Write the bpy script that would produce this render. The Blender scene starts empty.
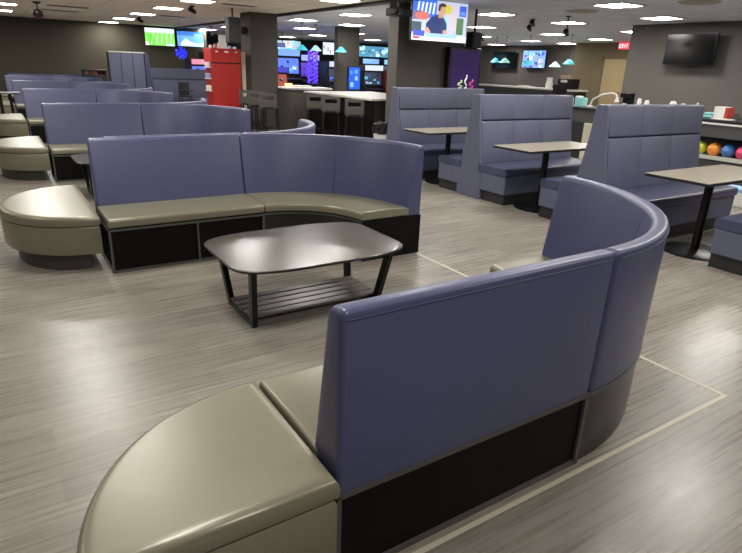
import bpy, bmesh, math, random
from mathutils import Vector, Matrix
random.seed(7)
S = bpy.context.scene
C = S.collection
PI = math.pi

# ------------------------------------------------------------------ camera, world, exposure
CAM_H = 1.55
cd = bpy.data.cameras.new('camera'); cam = bpy.data.objects.new('camera', cd); C.objects.link(cam)
R_ = Vector((0.8421278, -0.5380375, 0.0365573)); U_ = Vector((0.1576385, 0.3104278, 0.9374352)); F_ = Vector((0.5157237, 0.7836773, -0.3462353))
cam.matrix_world = Matrix(((R_.x, U_.x, -F_.x, 0), (R_.y, U_.y, -F_.y, 0), (R_.z, U_.z, -F_.z, CAM_H), (0, 0, 0, 1)))
cd.sensor_fit = 'HORIZONTAL'; cd.sensor_width = 36; cd.lens = 566.73 * 36 / 742
cd.clip_start = .05; cd.clip_end = 200
S.camera = cam
S.view_settings.view_transform = 'Standard'; S.view_settings.look = 'None'
S.view_settings.gamma = 1; S.view_settings.use_curve_mapping = False
S.view_settings.exposure = 0.5
W = bpy.data.worlds.new('world'); S.world = W; W.use_nodes = True
W.node_tree.nodes['Background'].inputs[0].default_value = (.6, .62, .7, 1)
W.node_tree.nodes['Background'].inputs[1].default_value = .1
PANEL_E = 30.0     # brightness of the ceiling light diffusers
CEIL = 2.65

# ------------------------------------------------------------------ materials
def lin(c):
    return tuple((x / 12.92 if x <= .04045 else ((x + .055) / 1.055) ** 2.4) for x in c)
def rgb(r, g, b):
    return lin((r / 255, g / 255, b / 255)) + (1,)
MATS = {}
def mat(name, col, rough=.5, metal=0, emit=0, bump=0, bscale=60, var=0, vscale=5, spec=.5, coat=0, alpha=1):
    if name in MATS: return MATS[name]
    m = bpy.data.materials.new(name); m.use_nodes = True
    nt = m.node_tree; b = nt.nodes['Principled BSDF']
    b.inputs['Base Color'].default_value = col
    b.inputs['Roughness'].default_value = rough; b.inputs['Metallic'].default_value = metal
    b.inputs['Specular IOR Level'].default_value = spec
    b.inputs['Coat Weight'].default_value = coat
    if emit:
        b.inputs['Emission Color'].default_value = col; b.inputs['Emission Strength'].default_value = emit
    tc = nt.nodes.new('ShaderNodeTexCoord')
    if var:
        n = nt.nodes.new('ShaderNodeTexNoise'); n.inputs['Scale'].default_value = vscale; n.inputs['Detail'].default_value = 5
        nt.links.new(tc.outputs['Object'], n.inputs['Vector'])
        mx = nt.nodes.new('ShaderNodeMix'); mx.data_type = 'RGBA'
        mx.inputs[6].default_value = tuple(c * (1 - var) for c in col[:3]) + (1,)
        mx.inputs[7].default_value = tuple(min(1, c * (1 + var)) for c in col[:3]) + (1,)
        nt.links.new(n.outputs['Fac'], mx.inputs[0]); nt.links.new(mx.outputs[2], b.inputs['Base Color'])
    if bump:
        n = nt.nodes.new('ShaderNodeTexNoise'); n.inputs['Scale'].default_value = bscale; n.inputs['Detail'].default_value = 4
        nt.links.new(tc.outputs['Object'], n.inputs['Vector'])
        bp = nt.nodes.new('ShaderNodeBump'); bp.inputs['Strength'].default_value = bump; bp.inputs['Distance'].default_value = .01
        nt.links.new(n.outputs['Fac'], bp.inputs['Height']); nt.links.new(bp.outputs['Normal'], b.inputs['Normal'])
    MATS[name] = m
    return m

def glow(name, col, e):
    return mat(name, col, rough=.3, emit=e)

def floor_mat():
    m = bpy.data.materials.new('plank_floor'); m.use_nodes = True
    nt = m.node_tree; N = nt.nodes.new; L = nt.links.new; b = nt.nodes['Principled BSDF']
    tc = N('ShaderNodeTexCoord')
    def noise(sx, sy, sc, det=6, rough=.6):
        mp = N('ShaderNodeMapping'); mp.inputs['Scale'].default_value = (sx, sy, 1); L(tc.outputs['Object'], mp.inputs['Vector'])
        n = N('ShaderNodeTexNoise'); n.inputs['Scale'].default_value = sc; n.inputs['Detail'].default_value = det; n.inputs['Roughness'].default_value = rough
        L(mp.outputs[0], n.inputs['Vector']); return n
    n1 = noise(.5, 16, 3.2); n2 = noise(.35, 5, 1.6, 3); n3 = noise(1.2, 60, 4, 4)
    br = N('ShaderNodeTexBrick'); br.inputs['Scale'].default_value = 1; br.offset = .37
    br.inputs['Brick Width'].default_value = 1.25; br.inputs['Row Height'].default_value = .18; br.inputs['Mortar Size'].default_value = .0012
    br.inputs['Color1'].default_value = (.40, .40, .40, 1); br.inputs['Color2'].default_value = (.60, .60, .60, 1); br.inputs['Mortar'].default_value = (.2, .2, .2, 1)
    L(tc.outputs['Object'], br.inputs['Vector'])
    def mth(op, a, c):
        q = N('ShaderNodeMath'); q.operation = op
        for i, v in enumerate((a, c)):
            if isinstance(v, (int, float)): q.inputs[i].default_value = v
            else: L(v, q.inputs[i])
        return q.outputs[0]
    s = mth('ADD', mth('MULTIPLY', n1.outputs[0], .50), mth('MULTIPLY', n3.outputs[0], .30))
    s = mth('ADD', s, mth('MULTIPLY', n2.outputs[0], .2))
    s = mth('ADD', s, mth('MULTIPLY', mth('SUBTRACT', br.outputs['Color'], .5), .45))
    cr = N('ShaderNodeValToRGB'); L(s, cr.inputs[0])
    e = cr.color_ramp.elements
    e[0].position = .33; e[0].color = rgb(104, 98, 89); e[1].position = .68; e[1].color = rgb(154, 148, 137)
    k = cr.color_ramp.elements.new(.5); k.color = rgb(130, 124, 114)
    L(cr.outputs[0], b.inputs['Base Color'])
    b.inputs['Roughness'].default_value = .36; b.inputs['Specular IOR Level'].default_value = .45
    rr = mth('ADD', mth('MULTIPLY', n1.outputs[0], .16), .20); L(rr, b.inputs['Roughness'])
    bp = N('ShaderNodeBump'); bp.inputs['Strength'].default_value = .12; bp.inputs['Distance'].default_value = .004
    L(s, bp.inputs['Height']); L(bp.outputs[0], b.inputs['Normal'])
    return m

def tile_mat(name, col, dark):
    m = bpy.data.materials.new(name); m.use_nodes = True
    nt = m.node_tree; N = nt.nodes.new; L = nt.links.new; b = nt.nodes['Principled BSDF']
    tc = N('ShaderNodeTexCoord')
    br = N('ShaderNodeTexBrick'); br.offset = 0; br.inputs['Scale'].default_value = 1
    br.inputs['Brick Width'].default_value = .61; br.inputs['Row Height'].default_value = .61; br.inputs['Mortar Size'].default_value = .008
    br.inputs['Color1'].default_value = col; br.inputs['Color2'].default_value = tuple(c * .93 for c in col[:3]) + (1,); br.inputs['Mortar'].default_value = dark
    L(tc.outputs['Object'], br.inputs['Vector']); L(br.outputs['Color'], b.inputs['Base Color'])
    b.inputs['Roughness'].default_value = .9; b.inputs['Specular IOR Level'].default_value = .1
    return m

M_floor = floor_mat()
M_ceilL = tile_mat('ceiling_tile_warm', rgb(250, 243, 230), rgb(196, 186, 170))
M_ceilR = tile_mat('ceiling_tile_grey', rgb(234, 238, 250), rgb(180, 184, 196))
M_wallL = mat('wall_charcoal_warm', rgb(74, 69, 57), .85, bump=.1, bscale=120)
M_wallR = mat('wall_grey', rgb(98, 94, 89), .8, bump=.1, bscale=120)
M_walltan = mat('wall_tan', rgb(120, 108, 82), .8)
M_wallD = mat('wall_dark', rgb(40, 42, 50), .8)
M_col = mat('column_paint', rgb(74, 70, 64), .75, bump=.1, bscale=90)
M_blue = mat('navy_vinyl', rgb(72, 75, 108), .38, bump=.10, bscale=9, spec=.5, var=.05, vscale=2)
M_blueR = mat('navy_vinyl_curve', rgb(72, 75, 108), .36, bump=.10, bscale=7, spec=.5, var=.05, vscale=2)
M_pipe = mat('navy_piping', rgb(62, 64, 96), .4)
M_taupe = mat('taupe_vinyl', rgb(124, 120, 101), .33, metal=.15, bump=.12, bscale=8, spec=.55, var=.05, vscale=3)
M_booth = mat('booth_vinyl', rgb(86, 89, 110), .45, bump=.08, bscale=30, var=.06, vscale=8)
M_boothseat = mat('booth_seat_vinyl', rgb(66, 69, 94), .33, bump=.10, bscale=12)
M_black = mat('black_laminate', rgb(10, 9, 9), .55, spec=.15)
M_curvep = mat('curved_base_panel', rgb(36, 34, 31), .3, spec=.5)
M_kick = mat('black_kickboard', rgb(30, 29, 30), .55)
M_frame = mat('dark_grey_edge', rgb(88, 86, 84), .4, metal=.35)
M_plinth = mat('ottoman_plinth', rgb(62, 58, 52), .4)
M_table = mat('dark_table_laminate', rgb(72, 67, 58), .24, spec=.8, var=.22, vscale=7, bump=.06, bscale=20)
M_tedge = mat('table_edge_black', rgb(22, 21, 20), .4)
M_bmetal = mat('black_metal', rgb(26, 25, 25), .35, metal=.5)
M_slat = mat('shelf_slat', rgb(104, 100, 92), .3, metal=.3)
M_btable = mat('booth_table_laminate', rgb(146, 139, 124), .25, var=.1, vscale=14)
M_tape = mat('pale_floor_strip', rgb(186, 180, 160), .5)
M_white = mat('white_plastic', rgb(225, 224, 218), .4)
M_cream = mat('cream_paint', rgb(214, 206, 180), .5)
M_ctop = mat('counter_top_light', rgb(190, 188, 178), .3)
M_cfront = mat('counter_front', rgb(72, 72, 72), .6, var=.2, vscale=5)
M_cdark = mat('counter_dark', rgb(40, 42, 42), .5)
M_red = mat('red_paint', rgb(160, 22, 14), .5)
M_stool = mat('stool_plastic', rgb(72, 70, 65), .45)
M_sblack = mat('screen_off', rgb(10, 10, 12), .12, spec=.7)
M_bezel = mat('tv_bezel', rgb(12, 12, 13), .3)
M_diff = glow('light_diffuser', (1, .965, .92, 1), PANEL_E)
M_door = mat('door_tan', rgb(176, 156, 116), .5)
M_vent = mat('vent_grey', rgb(176, 170, 160), .6)
M_bag = mat('black_bin_bag', rgb(18, 18, 20), .25, bump=.5, bscale=25)

# ------------------------------------------------------------------ mesh helpers
class MB:
    def __init__(s, tf=None): s.v = []; s.f = []; s.m = []; s.tf = tf
    def add(s, vs, fs, m=0):
        k = len(s.v)
        s.v += [tuple(s.tf(p)) if s.tf else tuple(p) for p in vs]
        for f in fs: s.f.append([k + i for i in f]); s.m.append(m)
        return s
    def box(s, x0, x1, y0, y1, z0, z1, m=0):
        return s.add([(x, y, z) for z in (z0, z1) for y in (y0, y1) for x in (x0, x1)],
                     [(0, 2, 3, 1), (4, 5, 7, 6), (0, 1, 5, 4), (2, 6, 7, 3), (0, 4, 6, 2), (1, 3, 7, 5)], m)
    def rings(s, R, m=0, cap=True, closed=False):
        n = len(R[0]); vs = [p for r in R for p in r]; fs = []
        K = len(R)
        for i in range(K if closed else K - 1):
            j = (i + 1) % K
            for a in range(n):
                b = (a + 1) % n
                fs.append((i * n + a, i * n + b, j * n + b, j * n + a))
        if cap and not closed:
            fs.append(tuple(range(n - 1, -1, -1))); fs.append(tuple((K - 1) * n + a for a in range(n)))
        return s.add(vs, fs, m)
    def tube(s, path, r, n=8, m=0, closed=False):
        P = [Vector(p) for p in path]; R = []
        K = len(P)
        for i, p in enumerate(P):
            if closed: d = P[(i + 1) % K] - P[i - 1]
            else: d = P[min(i + 1, K - 1)] - P[max(i - 1, 0)]
            d.normalize()
            a = d.cross(Vector((0, 0, 1)))
            if a.length < .05: a = d.cross(Vector((0, 1, 0)))
            a.normalize(); b = d.cross(a)
            rr = r[i] if isinstance(r, (list, tuple)) else r
            R.append([tuple(p + (a * math.cos(t) + b * math.sin(t)) * rr) for t in [2 * PI * k / n for k in range(n)]])
        return s.rings(R, m, closed=closed)
    def lathe(s, cx, cy, prof, n=24, m=0):
        return s.rings([[(cx + r * math.cos(2 * PI * k / n), cy + r * math.sin(2 * PI * k / n), z) for k in range(n)] for r, z in prof], m)
    def bar(s, a, b, w, h, m=0):
        # rectangular bar from point a to point b
        a, b = Vector(a), Vector(b); d = (b - a).normalized()
        sx = d.cross(Vector((0, 0, 1)))
        if sx.length < .3: sx = Vector((1, 0, 0)) - d * d.x
        sx.normalize(); sy = d.cross(sx)
        R = [[tuple(p + sx * i * w / 2 + sy * j * h / 2) for i, j in ((-1, -1), (1, -1), (1, 1), (-1, 1))] for p in (a, b)]
        return s.rings(R, m)
    def build(s, name, mats, parent=None, bevel=0, smooth=False, seg=2, loc=(0, 0, 0)):
        me = bpy.data.meshes.new(name)
        bm = bmesh.new()
        vv = [bm.verts.new(p) for p in s.v]
        for f, mi in zip(s.f, s.m):
            try:
                q = bm.faces.new([vv[i] for i in f]); q.material_index = mi
            except ValueError: pass
        bmesh.ops.recalc_face_normals(bm, faces=bm.faces)
        bm.to_mesh(me); bm.free()
        if not isinstance(mats, (list, tuple)): mats = [mats]
        for q in mats: me.materials.append(q)
        if smooth:
            me.shade_smooth(); me.set_sharp_from_angle(angle=math.radians(40))
        o = bpy.data.objects.new(name, me); C.objects.link(o); o.location = loc
        if parent: o.parent = parent
        if bevel:
            b = o.modifiers.new('bevel', 'BEVEL'); b.width = bevel; b.segments = seg; b.limit_method = 'ANGLE'; b.angle_limit = math.radians(40)
            if not smooth: me.shade_smooth(); me.set_sharp_from_angle(angle=math.radians(60))
            b.harden_normals = False
        return o

def tag(o, label, cat, group=None):
    o['label'] = label; o['category'] = cat
    if group: o['group'] = group
    return o
def thing(name, label, cat, loc=(0, 0, 0), rz=0, group=None):
    o = bpy.data.objects.new(name, None); C.objects.link(o); o.location = loc; o.rotation_euler = (0, 0, rz)
    o.empty_display_size = .1
    return tag(o, label, cat, group)
def struct(o):
    o['kind'] = 'structure'; return o
def copy_tree(o, loc=None, label=None, rz=None, parent=None):
    c = o.copy(); C.objects.link(c)
    if parent: c.parent = parent
    if loc is not None: c.location = loc
    if rz is not None: c.rotation_euler = (0, 0, rz)
    if label: c['label'] = label
    for ch in list(o.children): copy_tree(ch, parent=c)
    return c
def box_obj(name, x0, x1, y0, y1, z0, z1, m, parent=None, bevel=0):
    return MB().box(x0, x1, y0, y1, z0, z1).build(name, m, parent, bevel)

def roundpoly(P, r, n=4):
    # round the corners of a 2D polygon; r a number or a list
    out = []; K = len(P)
    for i in range(K):
        p = Vector(P[i]); a = Vector(P[i - 1]) - p; b = Vector(P[(i + 1) % K]) - p
        rr = r[i] if isinstance(r, (list, tuple)) else r
        rr = min(rr, a.length * .48, b.length * .48)
        if rr <= 1e-5: out.append(tuple(p)); continue
        A = p + a.normalized() * rr; B = p + b.normalized() * rr
        for k in range(n + 1):
            t = k / n
            out.append(tuple((1 - t) ** 2 * A + 2 * t * (1 - t) * p + t * t * B))
    return out

# ------------------------------------------------------------------ the room
MB().add([(-7, -6, 0), (21, -6, 0), (21, 28, 0), (-7, 28, 0)], [(0, 1, 2, 3)]).build('floor', M_floor)['kind'] = 'structure'
MB().box(-7, 6.05, -6, 28, CEIL, CEIL + .1).build('ceiling', M_ceilL)['kind'] = 'structure'
MB().box(6.05, 21, -6, 28, CEIL, CEIL + .1).build('ceiling', M_ceilR)['kind'] = 'structure'
struct(box_obj('wall_back_left', -7, 7.2, 22.85, 23.05, 0, CEIL, M_wallL))
struct(box_obj('wall_return', 7.0, 7.2, 23.05, 26.3, 0, CEIL, M_wallD))
struct(box_obj('wall_back', 7.0, 19.7, 26.3, 26.5, 0, CEIL, M_wallD))
struct(box_obj('wall_far_right', 19.5, 19.7, 14.8, 26.3, 0, CEIL, M_wallR))
struct(box_obj('wall_jog', 18.3, 19.7, 14.6, 14.8, 0, CEIL, M_walltan))
struct(box_obj('wall_door_side', 18.3, 18.5, 8.0, 14.6, 0, CEIL, M_walltan))
struct(box_obj('wall_right', 12.4, 18.3, -6, 8.55, 0, CEIL, M_wallR))
struct(box_obj('wall_left', -7.2, -7, -6, 23.05, 0, CEIL, M_wallR))
struct(box_obj('wall_near', -7, 12.4, -6.2, -6, 0, CEIL, M_wallR))
struct(box_obj('trim_ceiling_beam', 6.02, 6.14, -6, 22.85, CEIL - .05, CEIL + .001, M_kick))
struct(box_obj('column_near_bar', 5.35, 6.03, 13.66, 14.28, 0, CEIL, M_col))
struct(box_obj('column_with_television', 6.3, 7.85, 9.0, 9.3, 0, CEIL, M_col))
struct(box_obj('column_behind_bar', 9.02, 9.77, 16, 16.22, 0, CEIL, M_col))
d = struct(MB().box(18.24, 18.3, 12.55, 13.45, 0, 2.12).build('door_1', M_door, bevel=.01))
MB().box(18.20, 18.24, 12.65, 12.72, 1.0, 1.03).build('door_handle', M_bmetal, d)
MB().box(18.22, 18.245, 12.47, 12.55, 0, 2.2).box(18.22, 18.245, 13.45, 13.53, 0, 2.2).box(18.22, 18.245, 12.47, 13.53, 2.12, 2.2).build('door_frame', M_walltan, d)

# ------------------------------------------------------------------ ceiling lights
ORD = ['nearest', 'second', 'third', 'fourth', 'fifth', 'sixth', 'seventh', 'eighth', 'ninth', 'tenth', 'eleventh', 'twelfth']
def make_light():
    t = thing('ceiling_light', '', 'ceiling light', (0, 0, CEIL), group='square ceiling light panels')
    m = MB(); w = .31; g = .27
    for a in ((-w, w, -w, -g), (-w, w, g, w), (-w, -g, -g, g), (g, w, -g, g)): m.box(a[0], a[1], a[2], a[3], -.018, .002)
    m.build('frame', M_white, t)
    MB().add([(-g, -g, -.01), (g, -g, -.01), (g, g, -.01), (-g, g, -.01)], [(0, 3, 2, 1)]).build('diffuser', M_diff, t)
    return t
light_rows = [
    (3.72, [-.3, 2.2, 4.7, 7.4, 9.95, 12.2, 14.5, 17.05, 19.6, 22.2], 'above the sofa rows'),  # first panel is unseen, added to brighten the foreground banquette's rear
    (.6, [-.3, 2.2, 4.7, 7.2, 9.7, 12.2, 14.7, 17.2, 19.9], 'above the aisle beside the ottomans'),  # first one likewise an added, unseen fill for the near backrest
    (-2.4, [4.7, 9.7, 14.7, 19.9], 'in the outermost line, far from the bar'),
    (5.5, [2.2, 4.7, 7.2, 9.7], 'beside the ceiling beam, sofa side'),
    (7.2, [12.0, 14.66, 20.1, 22.7], 'just past the ceiling beam'),
    (8.85, [-1.6, 1.0, 3.8, 6.44, 9.23, 14.95, 17.9], 'above the booths and bar'),  # first panel, behind the camera, is added fill light for the near sofa's back
    (11.15, [1.5, 4.3, 7.1, 9.31, 12.15, 18.6, 21.4, 24.2], 'before the switched-off television'),
    (14.1, [9.58, 12.25, 15.36, 22.0], 'short of the far grey wall'),
    (16.55, [12.5, 15.4], 'nearest the tan door'),
    (18.4, [15.3, 19.0], 'tight against the far grey wall')]
L0 = None
for X, Ys, where in light_rows:
    for i, Y in enumerate(Ys):
        lab = 'square white ceiling light panel, %s %s' % (ORD[i] if i else 'nearest', where)
        if L0 is None:
            L0 = make_light(); L0.location = (X, Y, CEIL); L0['label'] = lab
        else: copy_tree(L0, (X, Y, CEIL), lab)

# ------------------------------------------------------------------ curved banquettes
D = .61; RAD = 1.215; ZS = .43; ZT = .945; ZR = .337
def make_sofa(mir, WS, label):
    """Local frame: x along the back, y from the back plane to the seat front; mir flips y."""
    sy = -1 if mir else 1
    tf = lambda p: (p[0], p[1] * sy, p[2])
    t = thing('curved_banquette', label, 'sofa', group='curved banquette sofas')
    NA = 28
    def pt(kind, q, r):
        if kind == 's': return (q, r)
        return (WS + (RAD - r) * math.sin(q), RAD - (RAD - r) * math.cos(q))
    def sweep(name, prof, kind, q0, q1, mt, erad, parent, gap=.004, steps=None):
        # prof: list of (r, z); ends are rounded by erad
        cx = sum(p[0] for p in prof) / len(prof); cz = sum(p[1] for p in prof) / len(prof)
        wx = max(p[0] for p in prof) - min(p[0] for p in prof); wz = max(p[1] for p in prof) - min(p[1] for p in prof)
        rm = RAD - cx
        L = (q1 - q0) * (rm if kind == 'a' else 1)
        stops = []
        E = [0, .08, .25, .5, .75, 1] if erad else [0]
        for e in E: stops.append(gap + e * erad)
        n = steps or (NA if kind == 'a' else 6)
        mid = [gap + erad + (L - 2 * gap - 2 * erad) * k / n for k in range(1, n)]
        stops = stops + mid + [L - x for x in reversed(stops)]
        R = []
        for d in stops:
            de = min(d, L - d) - gap
            ins = 0
            if erad and de < erad: ins = erad - math.sqrt(max(0, erad ** 2 - (erad - de) ** 2))
            q = q0 + d / (rm if kind == 'a' else 1)
            ring = []
            for r, z in prof:
                r2 = cx + (r - cx) * (1 - 2 * ins / wx); z2 = cz + (z - cz) * (1 - 2 * ins / wz)
                x, y = pt(kind, q, r2); ring.append((x, y, z2))
            R.append(ring)
        m = MB(tf); m.rings(R)
        return m.build(name, mt, parent, smooth=True)
    back = roundpoly([(0.004, ZR + .003), (0.0, ZT), (.07, ZT), (.172, .40), (.172, ZR + .003)], [.006, .022, .028, .02, .006], 5)
    for kind, a, b in (('s', 0, WS), ('a', 0, PI / 2)):
        bo = sweep('backrest', back, kind, a, b, M_blue if kind == 's' else M_blueR, .02, t)
        # piping along the rear top edge and a stitched seam
        m = MB(tf)
        if kind == 's': path = [(.02 + (WS - .04) * k / 6, -.0005, ZT - .028) for k in range(7)]
        else: path = [pt('a', .02 + (PI / 2 - .04) * k / 24, -.0005) + (ZT - .028,) for k in range(25)]
        m.tube(path, .0035, 6)
        m.build('piping', M_pipe, bo, smooth=True)
        if kind == 'a':
            m = MB(tf)
            m.tube([pt('a', PI / 4, .066) + (ZT - .012,), pt('a', PI / 4, .0745) + (ZT - .03,), pt('a', PI / 4, .171) + (.42,)], .003, 6)
            m.build('seam', M_pipe, bo, smooth=True)
    seat = roundpoly([(.13, .352), (.13, ZS - .004), (.30, ZS + .004), (.622, ZS - .004), (.622, .352)], [.01, .01, .1, .034, .02], 5)
    sweep('seat_cushion', seat, 's', 0, WS, M_taupe, .014, t, gap=.002)
    sweep('seat_cushion', seat, 'a', 0, PI / 2, M_taupe, .014, t, gap=.002)
    # black carcass
    rect = lambda r0, r1, z0, z1: [(r0, z0), (r0, z1), (r1, z1), (r1, z0)]
    cb = sweep('base', rect(.012, D - .02, .0, ZR + .012), 's', .01, WS, M_black, 0, t)
    m2 = sweep('base', rect(.010, D - .015, .0, ZR + .012), 'a', 0, PI / 2 - .004, M_curvep, 0, t, gap=0)
    # edge frame: rails front and rear, posts, dividers
    m = MB(tf)
    for y0, y1 in ((.0, .02), (D - .025, D)):
        m.box(0, WS, y0, y1, ZR - .012, ZR + .006); m.box(0, WS, y0, y1, 0, .018)
        m.box(0, .016, y0, y1, 0, ZR); m.box(WS - .02, WS, y0, y1, 0, ZR)
    m.box(WS * .53, WS * .53 + .014, D - .025, D, 0, ZR)
    m.box(0, .012, 0, D, ZR - .012, ZR + .006); m.box(0, .012, 0, D, 0, .018)
    m.build('edge_frame', M_frame, t)
    for r0, r1 in ((0, .012), (D - .02, D - .006)):
        sweep('edge_rail', rect(r0, r1, ZR - .010, ZR + .006), 'a', 0, PI / 2, M_frame, 0, t, gap=0)
    m = MB(tf); x, y = WS + RAD - D, RAD
    m.box(WS + RAD - D + .005, WS + RAD - .005, RAD - .006, RAD + .002, .004, ZR + .012)
    m.build('end_panel', M_black, t)
    return t

X0 = .618; YB = 5.064; P = 3.89
far_lab = lambda k: ['', 'second', 'third', 'fourth', 'fifth', 'sixth'][k]
near = make_sofa(False, 1.175, 'navy curved banquette in the foreground, seen from behind, with its black base panel'); near.location = (.684, 1.175, 0)
s2 = make_sofa(True, 1.24, 'navy and taupe curved banquette facing the dark coffee table, ahead of the other rows'); X0 = .58; s2.location = (X0, YB, 0)
pos = []
for k in range(1, 5):
    pos.append(copy_tree(s2, (X0 - .035 * k, YB + P * k, 0), 'navy curved banquette facing the camera, %s row back from the coffee table' % far_lab(k)))
copy_tree(s2, (X0, 22.82, 0), 'navy curved banquette in the last row, its back against the charcoal wall')
for k in range(0, 4):
    lab = 'navy curved banquette turned away, behind the %s' % ('banquette facing the coffee table' if k == 0 else far_lab(k) + ' row back')
    copy_tree(near, (X0 + .13, YB + .018 + P * k, 0), lab)

# ottomans -----------------------------------------------------------
def make_ottoman(full, label):
    t = thing('end_ottoman', label, 'ottoman', group='rounded end ottomans')
    a, b = (.64 if full else .69), (.665 if full else .655)
    def outline(e, n=40):
        P_ = []
        if full:
            for k in range(n + 1):
                th = -PI / 2 + PI * k / n
                P_.append((-(a - 2 * e) * abs(math.cos(th)) ** .92 - e, (b - e) * math.sin(th)))
        else:
            for k in range(n + 1):
                th = PI / 2 * k / n
                P_.append((-(a - 2 * e) * math.cos(th) ** .95 - e if th < PI / 2 - 1e-6 else -e, e + (b - 2 * e) * math.sin(th)))
            P_.append((-e, e))
        return P_
    def loft(name, lev, mt):
        m = MB(); m.rings([[(x, y, z) for x, y in outline(e)] for e, z in lev])
        return m.build(name, mt, t, smooth=True)
    loft('seat_cushion', [(.022, .352), (.006, .357), (0, .372), (0, ZS - .034), (.004, ZS - .018), (.014, ZS - .006), (.03, ZS - .001), (.045, ZS), (.06, ZS), (.09, ZS)], M_taupe)
    loft('body', [(.03, .13), (.012, .135), (.006, .15), (.006, .335), (.012, .348), (.03, .352)], M_taupe)
    loft('plinth', [(.085, 0), (.085, .131)], M_plinth)
    return t
o_near = make_ottoman(False, 'large taupe quarter-round ottoman in the foreground against the near banquette end'); o_near.location = (.679, 1.15, 0)
o1 = make_ottoman(True, 'taupe half-round ottoman at the open end of the banquette facing the coffee table'); o1.location = (.55, YB + .17, 0)
for k in range(1, 5):
    copy_tree(o1, (.55 - .03 * k, YB + .17 + P * k, 0), 'taupe half-round ottoman at the open end of the %s row back' % far_lab(k))

# ------------------------------------------------------------------ coffee tables
def make_coffee(label):
    t = thing('coffee_table', label, 'coffee table', group='dark coffee tables')
    hx, hy = .605, .43
    base = roundpoly([(-hx, -hy * .80), (-hx, hy * .80), (-.35, hy), (.35, hy), (hx, hy * .80), (hx, -hy * .80), (.35, -hy), (-.35, -hy)], [.17, .17, .3, .3, .17, .17, .3, .3], 7)
    def sc(f): return [(x * (1 - f / hx), y * (1 - f / hy)) for x, y in base]
    m = MB(); m.rings([[(x, y, z) for x, y in sc(f)] for f, z in ((.012, .408), (.002, .414), (0, .418), (0, .424), (.003, .4275))], 1)
    m.rings([[(x, y, z) for x, y in sc(f)] for f, z in ((.003, .4275), (.004, .4285))], 0)
    m.build('tabletop', [M_table, M_tedge], t, smooth=True)
    fr = []
    for sx in (-1, 1):
        for sgn in (-1, 1):
            m = MB(); m.bar((sx * .455, sgn * .195, .0), (sx * .49, sgn * .30, .41), .036, .055)
            m.build('leg', M_bmetal, t, bevel=.003)
        m = MB(); m.bar((sx * .455, -.21, .02), (sx * .455, .21, .02), .032, .036)
        m.build('foot_rail', M_bmetal, t, bevel=.003)
        m = MB(); m.bar((sx * .49, -.30, .395), (sx * .49, .30, .395), .03, .024)
        m.build('top_rail', M_bmetal, t)
    for k in range(5):
        y = -.155 + .0775 * k
        MB().box(-.47, .47, y - .031, y + .031, .045, .06).build('shelf_slat', M_slat, t, bevel=.002)
    return t
ct = make_coffee('dark rounded coffee table with slatted lower shelf between the two nearest banquettes'); ct.location = (1.62, 3.28, 0)
copy_tree(ct, (1.30, 7.42, 0), 'dark coffee table half hidden behind the banquette that faces the foreground')

# high table beyond the far rows
t = thing('pedestal_table', 'small dark pedestal table among the far sofa rows at the left edge', 'table', (.25, 15.2, 0))
MB().box(-.32, .32, -.3, .3, .72, .75).build('tabletop', M_tedge, t, bevel=.01)
for dx in (-.07, .12): MB().box(dx - .03, dx + .03, -.03, .03, .0, .72).build('leg', M_bmetal, t)
MB().box(-.2, .25, -.2, .2, 0, .02).build('base', M_bmetal, t, bevel=.005)

# ------------------------------------------------------------------ booths
def make_booth(label):
    t = thing('booth_bench', label, 'booth', group='high-backed dining booths'); w = 1.75
    def sideprof(e=0): return [(-.235 + e, .0), (-.20 + e, .36), (-.10 + e, .97), (-.07 + e, 1.285), (.07 - e, 1.285), (.10 - e, .97), (.20 - e, .36), (.235 - e, .0)]
    # end panels
    for x0, x1 in ((0, .04), (w - .04, w)):
        m = MB(); pr = roundpoly(sideprof(), [.0, .03, .03, .03, .03, .03, .03, 0], 3)
        m.rings([[(x, y, z) for y, z in pr] for x in (x0, x1)]); m.build('end_panel', M_booth, t, bevel=.008)
    for sgn in (-1, 1):
        up = [(0, .975), (0, 1.283), (.066, 1.283), (.105, .975)]
        lo = [(0, .44), (0, .965), (.105, .965), (.185, .44)]
        for nm, pf in (('head_cushion', up), ('back_cushion', lo)):
            m = MB()
            for k in range(3):
                xa = .042 + (w - .084) / 3 * k; xb = xa + (w - .084) / 3
                pr = roundpoly(pf, [.0, .0, .02, .02], 3)
                cy = sum(p[0] for p in pr) / len(pr); cz = sum(p[1] for p in pr) / len(pr)
                R = []
                for x, f in ((xa + .001, .975), (xa + .01, 1), (xb - .01, 1), (xb - .001, .975)):
                    R.append([(x, sgn * p[0] * f, cz + (p[1] - cz) * (1 if f == 1 else .985)) for p in pr])
                m.rings(R)
            m.build(nm, M_booth, t, smooth=True)
        m = MB(); pr = roundpoly([(.16, .352), (.16, .45), (.655, .445), (.655, .352)], [.01, .01, .035, .02], 4)
        cy = .4; cz = .4
        R = []
        for x, f in ((0, .93), (.008, .985), (.03, 1), (w - .03, 1), (w - .008, .985), (w, .93)):
            R.append([(x, sgn * (cy + (p[0] - cy) * (1 - (1 - f) * .4)), cz + (p[1] - cz) * f) for p in pr])
        m.rings(R); m.build('seat_cushion', M_boothseat, t, smooth=True)
        m = MB(); m.box(.006, w - .006, min(sgn * .2, sgn * .64), max(sgn * .2, sgn * .64), .125, .352); m.build('seat_box', M_booth, t, bevel=.012)
    m = MB(); m.box(.03, w - .03, -.63, .63, 0, .128); m.build('kickboard', M_kick, t)
    return t
b0 = make_booth('high-backed navy booth nearest the television pillar'); b0.location = (5.11, 7.32, 0)
copy_tree(b0, (5.11, 5.53, 0), 'high-backed navy booth standing midway between its two neighbours')
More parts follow.
